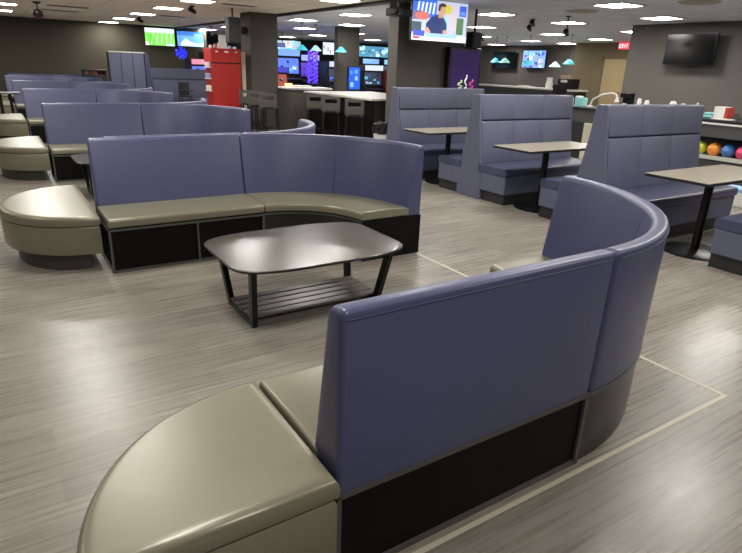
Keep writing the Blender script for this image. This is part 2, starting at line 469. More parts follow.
copy_tree(b0, (5.11, 3.70, 0), 'high-backed navy booth partly hidden by the foreground curved sofa back')
copy_tree(b0, (5.11, 1.74, 0), 'navy booth at the right edge showing only its low seat corner')
def make_btable(label):
    t = thing('booth_table', label, 'table', group='dining tables between booths')
    m = MB(); m.box(0, 1.35, -.29, .29, .722, .744, 1); m.box(.003, 1.347, -.287, .287, .744, .75, 0); m.build('tabletop', [M_btable, M_tedge], t, bevel=.004)
    m = MB(); m.lathe(.60, 0, [(.038, .015), (.038, .69), (.12, .70), (.12, .722)], 20); m.build('post', M_bmetal, t, smooth=True)
    m = MB(); m.lathe(.60, 0, [(.30, 0), (.30, .006), (.28, .016), (.06, .026), (.04, .03)], 36); m.build('base_disc', M_bmetal, t, smooth=True)
    return t
bt = make_btable('pale-topped booth table nearest the right edge'); bt.location = (4.87, 2.68, 0)
copy_tree(bt, (4.87, 4.62, 0), 'pale-topped booth table between the middle booth and the one before it')
copy_tree(bt, (4.87, 6.42, 0), 'booth table farthest back, in front of the booth by the pillar')

# ------------------------------------------------------------------ floor strip
m = MB(); m.box(.45, 3.012, 1.128, 1.148, 0, .0015); m.box(2.99, 3.012, 1.148, 3.84, 0, .0015)
tag(m.build('floor_strip', M_tape), 'pale inlaid strip on the floor turning a right angle around the foreground sofa', 'floor strip')


# ------------------------------------------------------------------ televisions
G = {}
def g(col, e=1.4):
    k = 'screen_%d_%d_%d_' % col + str(e)
    return glow(k, rgb(*col), e)
def television(name, label, loc, rz, w, h, shapes=None, e=1.3, tilt=0, group=None, back=.06, mount=None):
    """Local: screen faces -y. shapes: list of (polygon in 0..1 screen space, colour)."""
    t = thing(name, label, 'television', loc, rz, group)
    MB().box(-w / 2 - .012, w / 2 + .012, 0, back, -h / 2 - .014, h / 2 + .012).build('housing', M_bezel, t, bevel=.004)
    if shapes is None:
        MB().box(-w / 2, w / 2, -.003, .001, -h / 2, h / 2).build('screen', M_sblack, t)
    else:
        m = MB(); mats = []
        for i, (P_, c) in enumerate(shapes):
            mt = g(c, e)
            if mt not in mats: mats.append(mt)
            y = -.0012 - .0004 * i
            pts = [(-w / 2 + u * w, y, -h / 2 + v * h) for u, v in P_]
            m.add(pts, [tuple(range(len(pts)))], mats.index(mt))
        m.build('screen', mats, t)
    if mount: MB().box(-.12, .12, back, back + mount, -.12, .12).build('wall_mount', M_bmetal, t)
    if tilt: t.rotation_euler = (tilt, 0, rz)
    return t
def rc(u0, v0, u1, v1): return [(u0, v0), (u1, v0), (u1, v1), (u0, v1)]
def ell(u, v, a, b, n=14): return [(u + a * math.cos(2 * PI * k / n), v + b * math.sin(2 * PI * k / n)) for k in range(n)]
show = [(rc(0, 0, 1, 1), (176, 186, 205)), (rc(0, .55, .42, 1), (60, 110, 210)), (rc(.0, .5, .16, .72), (120, 105, 150)),
        (ell(.17, .60, .13, .10), (196, 110, 100)), (rc(0, .2, .16, .45), (70, 84, 96)), (rc(.62, .3, .82, .95), (196, 186, 196)),
        (rc(.55, .25, .64, .6), (150, 205, 220)), (rc(.80, .20, .93, .62), (66, 110, 70)), (rc(.84, .66, .97, .92), (50, 90, 200)),
        (rc(.86, .7, .95, .78), (90, 140, 220)), (ell(.62, .80, .07, .12), (196, 190, 70)),
        ([(.24, .18), (.24, .42), (.33, .58), (.43, .66), (.54, .62), (.61, .46), (.62, .30), (.56, .18)], (42, 56, 104)),
        ([(.24, .18), (.22, .3), (.27, .34), (.33, .22), (.31, .16)], (190, 150, 130)), ([(.55, .18), (.55, .28), (.62, .3), (.64, .18)], (190, 150, 130)),
        (rc(.45, .58, .54, .70), (180, 136, 112)), (ell(.515, .76, .062, .13), (196, 152, 126)), ([(.44, .76), (.45, .90), (.51, .95), (.58, .92), (.58, .86), (.5, .86), (.47, .74)], (70, 52, 46)),
        (rc(0, .05, 1, .15), (210, 226, 236)), (rc(.02, .10, .22, .24), (70, 84, 180)), (rc(.24, .09, .82, .19), (150, 190, 220)), (rc(.02, .03, .14, .09), (196, 60, 90)), (rc(0, 0, 1, .035), (236, 240, 242))]
for k in range(5):   # tall blurred letters behind the presenter
    u = .07 + k * .068
    show.insert(2 + k, ([(u, .66), (u + .03, .66), (u + .055, .93), (u + .022, .93)], (225, 232, 245)))
television('television', 'large lit television on the pillar showing a man in a navy shirt', (6.66, 8.28, 2.325), 0, 1.19, .63, show, .8, back=.05, mount=.66)
field = [(rc(0, 0, 1, 1), (120, 214, 90)), (rc(0, .74, 1, 1), (205, 222, 225)), (rc(0, 0, .12, .2), (225, 240, 225)), (rc(.1, .05, .3, .6), (90, 196, 60))] + \
        [([(.18 + .17 * k, .05), (.20 + .17 * k, .05), (.30 + .15 * k, .72), (.28 + .15 * k, .72)], (215, 240, 205)) for k in range(5)] + [(rc(.7, 0, .97, .12), (190, 230, 225))]
television('television', 'television on the charcoal wall showing a green football pitch', (5.47, 22.7, 2.29), 0, 1.02, .57, field, 1.0, mount=.09)
sky = [(rc(0, 0, 1, 1), (92, 150, 226)), (rc(0, .72, 1, 1), (52, 110, 200)), ([(.1, .15), (.3, .55), (.5, .3), (.75, .2), (1, .3), (1, 0), (.1, 0)], (170, 214, 245)), ([(.15, .1), (.35, .5), (.55, .1)], (220, 236, 250)), (rc(.65, .72, .95, .85), (120, 180, 240))]
television('television', 'television beside the football screen showing blue sky and white mountain', (6.56, 22.7, 2.28), 0, .96, .5, sky, 1.0, mount=.09)
television('television', 'switched-off black television on the grey wall at the right edge', (12.15, 7.0, 2.13), -PI / 2, 1.02, .58, None, back=.07, mount=.17)
television('television', 'small dark television on the far grey wall behind pendant lamps', (19.3, 19.4, 2.06), -PI / 2, 1.30, .66, None, mount=.12)
random.seed(3)
mosa = [(rc(0, 0, 1, 1), (120, 160, 225))]
for k in range(26):
    u, v = random.random() * .85, random.random() * .8
    mosa.append((rc(u, v, min(1, u + .06 + random.random() * .12), min(1, v + .05 + random.random() * .2)), random.choice([(225, 225, 245), (80, 90, 190), (150, 110, 200), (110, 200, 225), (60, 70, 140)])))
television('television', 'lit television with a busy blue and white picture on the far wall', (19.3, 17.65, 2.11), -PI / 2, 1.22, .66, mosa, .95, mount=.12)
for o in C.objects:
    if o.get('category') == 'television': o['group'] = 'televisions'

# kiosk by the pillar
t = thing('display_kiosk', 'tall dark display kiosk with a purple screen beside the television pillar', 'kiosk', (7.80, 8.84, 0))
MB().box(-.40, .40, 0, .14, 0, 1.96).build('housing', M_bezel, t, bevel=.01)
m = MB(); m.box(-.36, .36, -.004, 0, 1.02, 1.92); m.build('screen', mat('purple_screen', rgb(60, 42, 100), .2, emit=.1), t)
def squiggle(name, label, loc, col, h, amp):
    t = thing(name, label, 'novelty straw', loc, 0, 'bright curly straws on the booth top')
    mt = mat('neon_%d_%d' % col[:2], rgb(*col), .4)
    MB().tube([(amp * math.sin(k * .9), 0, h * k / 10) for k in range(11)], .012, 6).build('loop', mt, t, smooth=True)
    MB().lathe(0, 0, [(.03, 0), (.03, .01), (.01, .014)], 12).build('foot', mt, t)
squiggle('curly_straw', 'white curly straw standing on the booth by the pillar', (6.50, 7.32, 1.285), (236, 232, 240), .20, .02)
squiggle('curly_straw', 'pale green curly straw standing on the booth by the pillar', (6.38, 7.32, 1.285), (190, 220, 150), .12, .045)
squiggle('curly_straw', 'pink curly straw standing on the booth by the pillar', (6.62, 7.32, 1.285), (236, 70, 140), .13, .045)

# speakers, projector
t = thing('ceiling_projector', 'black projector hung from the ceiling beside the television pillar', 'projector', (5.80, 8.3, 2.40))
MB().box(-.17, .17, -.14, .14, -.06, .06).build('body', M_bmetal, t, bevel=.02)
MB().lathe(0, 0, [(.02, .06), (.02, .25)], 10).build('pole', M_bmetal, t)
m = MB(); m.tube([(-.09, -.14, 0), (-.09, -.175, 0)], .045, 14); m.build('lens', M_sblack, t)
def speaker(label, loc, w, d_, h, rod):
    t = thing('speaker', label, 'speaker', loc, 0, 'black loudspeakers')
    MB().box(-w / 2, w / 2, -d_ / 2, d_ / 2, -h / 2, h / 2).build('cabinet', M_kick, t, bevel=.01)
    MB().box(-w / 2 + .02, w / 2 - .02, -d_ / 2 - .008, -d_ / 2, -h / 2 + .02, h / 2 - .02).build('grille', mat('speaker_grille', rgb(44, 44, 44), .8, bump=.4, bscale=200), t)
    if rod > 0: MB().box(-.015, .015, -.015, .015, h / 2, h / 2 + rod).build('bracket', M_bmetal, t)
    else: MB().box(w / 2, w / 2 + .031, -.02, .02, -.02, .02).build('bracket', M_bmetal, t)
speaker('tall black loudspeaker hanging from the ceiling above the red cabinet', (4.73, 13.1, 2.2), .27, .25, .52, .19)
speaker('small black loudspeaker fixed to the pillar near the bar stools', (5.26, 13.9, 2.25), .12, .12, .16, -.001)
speaker('black loudspeaker box hanging just past the television pillar', (7.99, 8.87, 2.11), .22, .2, .28, .40)

# ------------------------------------------------------------------ bar and stools
t = thing('bar_counter', 'dark bar counter with pale top behind the stools', 'counter', (6.35, 9.75, 0))
MB().box(.02, 1.7, .05, 2.95, 0, .93).build('body', M_cdark, t)
MB().box(-.1, 1.8, -.02, 2.95, .93, .97).build('countertop', M_ctop, t, bevel=.006)
MB().box(0, .02, .05, 2.95, 0, .93).build('front_panel', M_black, t)
t = thing('bar_counter', 'blank dark end block of the bar next to the pillar', 'counter', (5.97, 12.85, 0))
MB().box(0, .62, 0, .7, 0, .96).build('body', M_col, t, bevel=.005)
MB().box(-.02, .64, -.02, .72, .96, .985).build('countertop', M_cdark, t)
t = thing('service_counter', 'low white-topped service counter beyond the bar with monitors behind it', 'counter', (6.7, 14.9, 0))
MB().box(0, 1.5, 0, .7, 0, .9).build('body', M_cdark, t); MB().box(-.03, 1.53, -.03, .73, .9, .95).build('countertop', M_white, t, bevel=.005)
MB().box(.4, .98, .2, .5, .95, 1.0).build('tray', M_ctop, t, bevel=.005)
t = thing('lamp_box', 'small glowing amber box on the far service counter', 'lamp', (6.95, 15.05, .95))
MB().box(-.1, .1, -.05, .05, 0, .02).build('base', M_white, t); MB().box(-.09, .09, -.045, .045, .02, .1).build('shade', glow('amber_glow', rgb(255, 190, 110), 2.2), t)
def make_stool(label):
    t = thing('bar_stool', label, 'bar stool', group='grey bar stools with slotted backs')
    for sx in (-1, 1):
        for sy in (-1, 1):
            m = MB(); m.bar((sx * .19, sy * .19, 0), (sx * .15, sy * .15, .62), .025, .025); m.build('leg', M_bmetal, t)
    m = MB()
    for a, b in (((-.18, -.18), (.18, -.18)), ((.18, -.18), (.18, .18)), ((.18, .18), (-.18, .18)), ((-.18, .18), (-.18, -.18))):
        m.bar((a[0], a[1], .22), (b[0], b[1], .22), .018, .018)
    m.build('footrest', M_bmetal, t)
    MB().box(-.18, .18, -.18, .18, .62, .66).build('seat', M_kick, t, bevel=.015)
    # slotted back on the -x side (facing away from the counter)
    m = MB(); x0, x1 = -.20, -.175
    m.box(x0, x1, -.19, .19, .89, .95); m.box(x0, x1, -.19, .19, .66, .81)
    m.box(x0, x1, -.19, -.12, .81, .89); m.box(x0, x1, .12, .19, .81, .89)
    m.box(x0, x1, -.16, -.12, .62, .70); m.box(x0, x1, .12, .16, .62, .70)
    m.build('backrest', M_stool, t, bevel=.006)
    return t
st = make_stool('grey bar stool nearest the television pillar at the bar'); st.location = (6.06, 10.05, 0); st.rotation_euler = (0, 0, 1.05)
copy_tree(st, (6.06, 11.0, 0), 'grey bar stool in the middle of the three at the bar front', rz=1.05)
copy_tree(st, (6.06, 11.72, 0), 'grey bar stool at the bar front, farthest from the television pillar', rz=1.05)
copy_tree(st, (5.08, 12.0, 0), 'grey bar stool below the pillar, nearest the end block of the bar', rz=1.05)
copy_tree(st, (5.1, 12.72, 0), 'grey bar stool below the pillar, between two like it', rz=1.05)
copy_tree(st, (5.1, 13.25, 0), 'grey bar stool below the pillar, right beside the red cabinet', rz=1.05)
t = thing('waste_bin', 'white waste bin with a black bag beside the booth by the pillar', 'bin', (6.07, 9.05, 0))
MB().lathe(0, 0, [(.13, 0), (.16, .46), (.165, .47)], 24).build('bin_body', M_white, t, smooth=True)
m = MB(); random.seed(5)
m.rings([[((r + random.uniform(-.014, .014)) * math.cos(2 * PI * k / 22), (r + random.uniform(-.014, .014)) * math.sin(2 * PI * k / 22), z + random.uniform(-.015, .015)) for k in range(22)] for r, z in ((.172, .40), (.19, .47), (.18, .56), (.15, .60), (.12, .55), (.10, .45))])
m.build('bin_bag', M_bag, t)

# pendant lamps
def make_pendant(label, loc, col, e, drop):
    t = thing('pendant_lamp', label, 'pendant lamp', loc, 0, 'cyan glass pendant lamps')
    mt = glow('pendant_glass_%d' % int(col[0]), rgb(*col), e)
    MB().lathe(0, 0, [(.015, .15), (.05, .13), (.16, .02), (.17, 0), (.16, .0), (.045, .115)], 20).build('shade', mt, t, smooth=True)
    MB().lathe(0, 0, [(.005, .14), (.005, drop)], 6).build('cord', M_bmetal, t)
    MB().lathe(0, 0, [(.04, drop - .02), (.04, drop)], 10).build('canopy', M_bmetal, t)
cy, wh = (64, 178, 196), (160, 214, 214)
for lab, x, y, z, c in [
    ('cyan pendant lamp nearest the pillar by the stools', 7.83, 16.0, 1.94, cy), ('cyan pendant lamp above the purple light column', 8.28, 16.0, 1.94, wh),
    ('cyan pendant lamp in front of the dark column behind the bar', 8.9, 15.6, 1.93, cy),
    ('cyan pendant lamp in front of the dark far television', 14.5, 14.95, 1.85, cy), ('whitish pendant lamp beside the dark far television', 14.5, 14.5, 1.85, wh),
    ('cyan pendant lamp below the busy blue television', 14.5, 13.5, 1.80, cy), ('whitish pendant lamp past the busy blue television', 14.5, 12.4, 1.76, wh),
    ('cyan pendant lamp nearest the tan wall', 14.5, 11.9, 1.84, cy)]:
    make_pendant(lab, (x, y, z), c, .3, CEIL - z)

# ------------------------------------------------------------------ red cabinet and neighbours
t = thing('red_cabinet', 'tall bright red cabinet with prizes on top behind the sofa rows', 'cabinet', (4.44, 13.8, 0))
MB().box(0, .70, 0, .5, .0, 1.50).build('body', M_red, t, bevel=.01)
MB().box(-.015, .715, -.02, .52, 1.52, 1.83).build('header', M_red, t, bevel=.01)
for x in (.12, .33, .38, .59): MB().box(x - .025, x + .025, -.024, -.019, 1.745, 1.775).build('header_light', M_white, t)
MB().box(.02, .68, .02, .48, 1.50, 1.52).build('gap_strip', M_kick, t)
for z in (1.4, 1.15, .88): MB().box(-.07, 0, .05, .4, z, z + .015).build('side_shelf', M_white, t)
def small(name, label, cat, loc, boxes, m_, group=None, bevel=.004):
    # boxes: list of (part, x0, x1, y0, y1, z0, z1, material)
    t = thing(name, label, cat, loc, 0, group)
    for p_, a, b_, c, d_, e_, f_, mm in boxes: MB().box(a, b_, c, d_, e_, f_).build(p_, mm or m_, t, bevel)
    return t
small('poster_card', 'white card standing upright on top of the red cabinet', 'card', (4.78, 13.95, 1.83), [('card', -.1, .1, 0, .01, .012, .30, M_white), ('card_base', -.1, .1, -.04, .05, 0, .012, M_white)], M_white)
random.seed(11)
for i, (x, w, h, c, n) in enumerate([(4.49, .05, .07, (226, 220, 214), 'cream'), (4.60, .055, .10, (190, 120, 120), 'pinkish'), (4.67, .03, .12, (225, 225, 230), 'white'), (4.95, .055, .07, (170, 180, 215), 'pale blue'), (5.07, .055, .06, (220, 222, 230), 'greyish white')]):
    m = MB(); m.lathe(0, 0, [(w * .7, 0), (w * .85, h * .3), (w * .8, h * .6), (w * .45, h * .95), (.005, h)], 14)
    o = m.build('plush_toy', mat('plush_%d' % i, rgb(*c), .9, bump=.5, bscale=60), smooth=True, loc=(x, 13.98, 1.83))
    tag(o, 'small %s plush prize lying on top of the red cabinet' % n, 'toy', 'plush prizes on the red cabinet')
for i, z in enumerate((1.415, 1.165, .895)):
    o = MB().box(-.035, .03, -.1, .1, 0, .11).build('prize_box', mat('prize_%d' % i, rgb(*[(214, 206, 214), (150, 150, 200), (224, 214, 196)][i]), .5), loc=(4.402, 14.0, z), bevel=.005)
    tag(o, 'small boxed prize on the %s side shelf of the red cabinet' % ['upper', 'middle', 'lower'][i], 'box', 'boxed prizes on the red cabinet side')
t = thing('banner_stand', 'narrow pale banner stand between red cabinet and pillar', 'banner', (5.24, 13.9, 0))
MB().box(-.045, .055, 0, .02, .05, 1.78).build('banner', M_cream, t); MB().box(-.06, .07, -.05, .07, 0, .05).build('base', M_bmetal, t)

# ------------------------------------------------------------------ far side booths and bowling gear
t = thing('partition_booth', 'tall grey-blue padded partition rising behind the far sofa rows', 'partition', (2.9, 18.0, 0))
for i in range(3): MB().box(.02 + i * .31, .32 + i * .31, 0, .06, .1, 1.68).build('padded_panel', M_booth, t, bevel=.012)
MB().box(0, .97, -.01, .1, 1.68, 1.71).build('top_cap', M_ctop, t)
m = MB(); m.add([(.97, 0, 0), (1.22, 0, 0), (1.06, 0, 1.69), (.97, 0, 1.69), (.97, .7, 0), (1.22, .7, 0), (1.06, .7, 1.69), (.97, .7, 1.69)], [(0, 1, 2, 3), (4, 7, 6, 5), (0, 4, 5, 1), (1, 5, 6, 2), (2, 6, 7, 3), (3, 7, 4, 0)])
m.build('side_wing', M_pipe, t, bevel=.01)
MB().box(0, .97, .06, .2, 0, 1.68).build('core', M_kick, t)
copy_tree(b0, (4.2, 19.2, 0), 'navy booth far off behind the tall padded partition, beside the red cabinet')
small('high_chair', 'black child seat standing in front of the distant navy booth', 'high chair', (4.72, 17.2, 0), [('seat', -.15, .15, -.15, .15, .55, .6, None), ('backrest', -.15, .15, .12, .15, .6, .95, None), ('tray', -.17, .17, -.3, -.12, .74, .77, None)] + [('leg', a, a + .03, b, b + .03, 0, .55, None) for a in (-.15, .12) for b in (-.15, .12)], M_kick)
t = thing('ball_return', 'black ball return hood beyond the last sofa rows', 'ball return', (2.55, 20.5, 0))
MB().box(0, .66, 0, .5, 0, 1.0).build('body', M_kick, t, bevel=.02); MB().box(-.02, .68, -.02, .5, 1.12, 1.17).build('hood', M_kick, t, bevel=.02)
MB().box(0, .04, 0, .4, 1.0, 1.13).box(.62, .66, 0, .4, 1.0, 1.13).build('side_plate', M_kick, t)
def ball(label, loc, col, grp, r=.108):
    t = thing('bowling_ball', label, 'bowling ball', loc, random.random() * 6, grp)
    mt = mat('ball_%d_%d' % (col[0], col[1]), rgb(*col), .12, coat=.5, var=.25, vscale=12)
    m = MB(); m.lathe(0, 0, [(max(.0005, r * math.sin(PI * k / 18)), r - r * math.cos(PI * k / 18)) for k in range(19)], 28); m.build('shell', mt, t, smooth=True)
    m = MB()
    for a in (-.3, .25, 0):
        v = Vector((math.sin(a) * .4, -.55 + (.25 if a == 0 else 0), .78)).normalized()
        m.tube([tuple(v * (r * .96) + Vector((0, 0, r))), tuple(v * (r + .0006) + Vector((0, 0, r)))], .012, 10)
    m.build('finger_holes', M_sblack, t)
ball('orange bowling ball on the distant ball return', (2.80, 20.68, 1.0), (230, 110, 60), 'balls on the ball return', .09)
ball('dark red bowling ball on the distant ball return', (3.05, 20.68, 1.0), (120, 40, 40), 'balls on the ball return', .09)

# bowling shoe / ball counter at the right
CX = 9.6
t = thing('ball_counter', 'long dark counter with a bowling ball shelf under its top by the right wall', 'counter', (CX, 2.6, 0))
Ln = 7.6
MB().box(-.03, .62, 0, Ln, .945, .975).build('countertop', M_cdark, t, bevel=.004)
MB().box(.0, .60, 0, Ln, .70, .935).build('fascia', M_cfront, t)
MB().box(-.02, .0, 1.6, 3.1, .895, .925).build('label_strip', M_white, t)
MB().box(.40, .60, 0, Ln, 0, .70).build('back_panel', M_cdark, t)
MB().box(-.04, .40, 0, 3.2, .36, .40).build('shelf', M_ctop, t, bevel=.003)
MB().box(-.04, -.02, 0, 3.2, .40, .425).build('shelf_lip', M_ctop, t)
MB().box(.02, .40, 0, 3.2, 0, .36).build('lower_panel', M_cfront, t)
MB().box(.0, .40, 3.2, 3.3, 0, .70).build('divider', M_cfront, t)
MB().box(.0, .40, 3.3, Ln, 0, .70).build('lower_front', M_cdark, t)
random.seed(2)
for y, c, n in [(5.06, (190, 205, 60), 'lime green'), (4.83, (232, 140, 50), 'orange'), (4.61, (50, 110, 175), 'blue'), (4.385, (225, 60, 110), 'pink'), (4.15, (120, 60, 150), 'purple'), (3.92, (200, 50, 40), 'red')]:
    ball('%s bowling ball on the shelf under the counter at the right' % n, (CX + .12, y, .40), c, 'bowling balls on the counter shelf')
T = .975
def pot(name, label, cat, x, y, prof, mt, grp=None, z=T):
    o = MB().lathe(0, 0, prof, 18).build(name, mt, smooth=True, loc=(x, y, z)); tag(o, label, cat, grp)
M_turq = mat('turquoise_plastic', rgb(140, 200, 200), .5); M_pink = mat('pink_plastic', rgb(215, 130, 140), .5); M_redbox = mat('red_card', rgb(170, 60, 44), .5)
small('folded_cloth', 'turquoise folded cloth on the counter next to the white box', 'cloth', (9.9, 5.12, T), [('fold', -.1, .1, -.09, .09, 0, .045, None), ('fold', -.09, .1, -.08, .06, .045, .085, None)], M_turq, bevel=.015)
small('carton', 'white box with a red side standing on the counter above the bowling balls', 'box', (9.9, 4.94, T), [('carton_body', -.1, .1, -.09, .08, 0, .185, M_white), ('carton_side', -.1, .1, -.14, -.09, 0, .18, M_redbox)], M_white)
small('card_reader', 'grey card reader on the counter right of the white box', 'card reader', (9.9, 4.70, T), [('keypad', -.05, .05, -.05, .05, 0, .05, None), ('display', -.04, .0, -.04, .04, .05, .1, None)], M_stool)
small('paper_stack', 'low stack of white papers on the counter above the bowling balls', 'papers', (9.72, 4.95, T), [('stack', -.1, .05, -.3, .0, 0, .012, None), ('top_sheet', -.09, .06, -.28, .01, .012, .014, None)], M_white, bevel=0)
pot('pink_cup', 'pink cup near the end of the counter at the right edge', 'cup', 9.9, 4.56, [(.035, 0), (.05, .09), (.045, .09), (.03, .01)], M_pink)
for i, (y, h, r, n) in enumerate([(6.42, .225, .04, 'a'), (6.27, .20, .045, 'b'), (5.78, .215, .06, 'c'), (5.6, .19, .045, 'd'), (5.36, .215, .025, 'e')]):
    pot('white_canister', ['white canister poking above the booth back, nearest the tan door', 'white canister just beside the one nearest the tan door', 'wide white canister above the middle of the booth back', 'short white canister right of the wide one', 'thin white canister above the booth back, nearest the bowling balls'][i], 'canister', 9.9, y, [(r, 0), (r, h * .8), (r * .6, h), (.004, h)], M_white, 'white canisters on the counter')
small('cash_register', 'dark cash register on the counter behind the middle booth', 'cash register', (9.9, 8.25, T), [('base', -.18, .18, -.2, .2, 0, .11, None), ('monitor', -.02, .02, -.17, .17, .15, .38, None), ('neck', -.02, .02, -.03, .03, .11, .16, None)], M_bmetal)
small('turquoise_box', 'turquoise and white carton on the counter seen between the two booths', 'box', (9.9, 7.68, T), [('carton_body', -.08, .08, -.09, .09, 0, .16, None), ('carton_lid', -.08, .08, .02, .09, .16, .19, M_white)], M_turq)
small('tissue_box', 'white tissue box on the counter behind the middle booth', 'box', (9.85, 7.95, T), [('carton_body', -.08, .08, -.07, .07, 0, .14, None), ('tissue', -.02, .02, -.03, .03, .14, .18, None)], M_white)
t = thing('desk_lamp', 'pale bent desk lamp arm arching over the counter between booths', 'lamp', (9.95, 7.5, T))
MB().lathe(0, 0, [(.07, 0), (.07, .02), (.015, .03)], 16).build('base', M_white, t)
MB().tube([(0, 0, .02), (0, -.05, .14), (0, -.25, .24), (0, -.45, .28), (0, -.55, .26), (0, -.58, .20)], .018, 8).build('arm', M_white, t, smooth=True)
MB().lathe(0, -.58, [(.02, .2), (.05, .12), (.045, .12)], 14).build('lamp_head', M_white, t)
t = thing('coffee_machine', 'black coffee machine with white cup on the counter near the tan door', 'coffee machine', (9.9, 6.68, T))
MB().box(-.1, .1, -.09, .09, 0, .05).box(.0, .1, -.09, .09, .05, .25).box(-.1, .1, -.09, .09, .22, .3).build('body', M_bmetal, t, bevel=.01); MB().lathe(-.05, 0, [(.03, .05), (.04, .12), (.035, .12)], 14).build('cup', M_white, t)
small('board_panel', 'upright cream board standing on the floor behind the middle booth', 'board', (8.6, 6.42, 0), [('board', -.02, .02, -.09, .10, .02, .78, None), ('foot', -.12, .12, -.09, .10, 0, .02, None)], M_cream)
small('gift_box', 'white and light blue carton on the floor by the end of a booth seat', 'box', (8.15, 3.62, 0), [('carton_body', -.12, .12, -.3, .14, 0, .19, M_white), ('carton_lid', -.13, .13, -.31, .15, .19, .24, mat('light_blue_card', rgb(150, 190, 225), .5))], M_white)

# far counter with espresso things, frames, switch
t = thing('far_counter', 'long pale-topped counter in front of the far grey wall', 'counter', (16.6, 13.2, 0))
MB().box(0, .6, 0, 5.2, 0, 1.02).build('body', M_cdark, t); MB().box(-.05, .65, -.05, 5.25, 1.02, 1.08).build('countertop', M_ctop, t, bevel=.01)
small('espresso_machine', 'dark espresso machine at the end of the far counter', 'coffee machine', (16.9, 13.75, 1.08), [('body', -.2, .2, -.3, .3, 0, .34, None), ('drip_tray', -.32, -.2, -.28, .28, 0, .05, None), ('brew_head', -.3, -.2, -.1, .1, .22, .3, M_ctop)], M_bmetal)
pot('milk_jug', 'white jug beside the espresso machine on the far counter', 'jug', 16.8, 14.5, [(.10, 0), (.13, .12), (.09, .3), (.11, .36)], M_white, z=1.08)
small('serving_tray', 'flat pale tray in the middle of the far counter', 'tray', (16.85, 15.6, 1.08), [('tray_base', -.15, .15, -.3, .3, 0, .02, None), ('tray_rim', -.15, -.13, -.3, .3, .02, .05, None)], M_ctop)
for i, (y, n) in enumerate([(16.22, 'first'), (16.06, 'second'), (15.90, 'third'), (15.74, 'last')]):
    small('picture_frame', 'little beige frame on the far wall under the televisions, %s from the lit television side' % n, 'picture', (19.5, y, 1.39), [('frame', -.03, 0, -.06, .06, -.13, .13, mat('beige_frame', rgb(176, 160, 124), .6)), ('print', -.034, -.03, -.04, .04, -.1, .1, mat('brown_print', rgb(116, 104, 84), .6))], M_cream, 'beige frames on the far wall')
small('wall_notice', 'white notice plate on the far grey wall beside the tan corner', 'notice', (19.5, 15.06, 1.56), [('plate', -.02, 0, -.13, .13, -.22, .22, M_white), ('mark', -.024, -.02, -.03, .03, -.08, .09, mat('notice_grey', rgb(120, 120, 120), .6))], M_white)

# exit sign
t = thing('exit_sign', 'small red exit sign under the ceiling beside the tan door', 'exit sign', (17.6, 12.30, 2.50))
MB().box(-.06, .06, -.19, .19, -.10, .10).build('housing', glow('exit_red', rgb(230, 56, 80), .75), t, bevel=.01)
MB().box(-.02, .02, -.02, .02, .10, .15).build('mount', M_white, t)
m = MB(); mats = None
def letter(m, strokes, y0, w, h, x):
    for (a, b, c, d_) in strokes: m.bar((x, y0 - a * w, -h / 2 + b * h), (x, y0 - c * w, -h / 2 + d_ * h), .016, .016)
Lt = {'E': [(0, 0, 0, 1), (0, 0, 1, 0), (0, .5, .8, .5), (0, 1, 1, 1)], 'X': [(0, 0, 1, 1), (0, 1, 1, 0)], 'I': [(.5, 0, .5, 1)], 'T': [(.5, 0, .5, 1), (0, 1, 1, 1)]}
for i, ch in enumerate('EXIT'): letter(m, Lt[ch], .145 - i * .082, .052, .11, -.062)
m.build('lettering', glow('exit_white', rgb(255, 226, 226), .8), t)

# ------------------------------------------------------------------ arcade beyond the bar
def arcade(label, x, y, w, d_, h, body, scr, marq, e=.62, rz=0):
    t = thing('arcade_machine', label, 'arcade machine', (x, y, 0), rz, 'arcade machines beyond the bar')
    bm_ = mat('arcade_body_%d_%d' % (body[0], body[2]), rgb(*body), .4)
    m = MB(); pr = [(0, 0), (0, .75 * h * .6), (-.18, h * .5), (-.18, h * .54), (0.02, h * .60), (.08, h * .86), (-.05, h * .88), (-.05, h), (d_, h), (d_, 0)]
    for xa, xb in ((-w / 2, -w / 2 + .03), (w / 2 - .03, w / 2)): m.rings([[(xx, a, b) for a, b in pr] for xx in (xa, xb)])
    m.build('side_panel', bm_, t)
    MB().box(-w / 2 + .03, w / 2 - .03, .04, d_, 0, h - .01).build('cabinet_core', M_bezel, t)
    MB().box(-w / 2 + .03, w / 2 - .03, -.15, .04, h * .5, h * .53).build('control_panel', mat('arcade_panel', rgb(60, 60, 90), .3), t)
    m = MB(); a, b = (.0, h * .60), (.035, h * .85)
    m.add([(-w / 2 + .05, a[0], a[1]), (w / 2 - .05, a[0], a[1]), (w / 2 - .05, b[0], b[1]), (-w / 2 + .05, b[0], b[1])], [(0, 1, 2, 3)])
    mats = [g(scr, e)]
    for _ in range(9):
        c = random.choice([(230, 235, 245), (40, 40, 80), (60, 110, 220), (190, 90, 160), (80, 190, 210), (20, 22, 30), (20, 22, 30)]); mt = g(c, e)
        if mt not in mats: mats.append(mt)
        u = random.uniform(0, .8); v = random.uniform(0, .75); u1 = u + random.uniform(.05, .2); v1 = v + random.uniform(.06, .25)
        q = lambda uu, vv: (-w / 2 + .05 + (w - .1) * uu, a[0] + (b[0] - a[0]) * vv - .004, a[1] + (b[1] - a[1]) * vv)
        m.add([q(u, v), q(u1, v), q(u1, v1), q(u, v1)], [(0, 1, 2, 3)], mats.index(mt))
    m.build('screen', mats, t)
    m = MB(); m.box(-w / 2 + .03, w / 2 - .03, -.05, .04, h * .89, h - .01); m.build('marquee', g(marq, e), t)
    return t
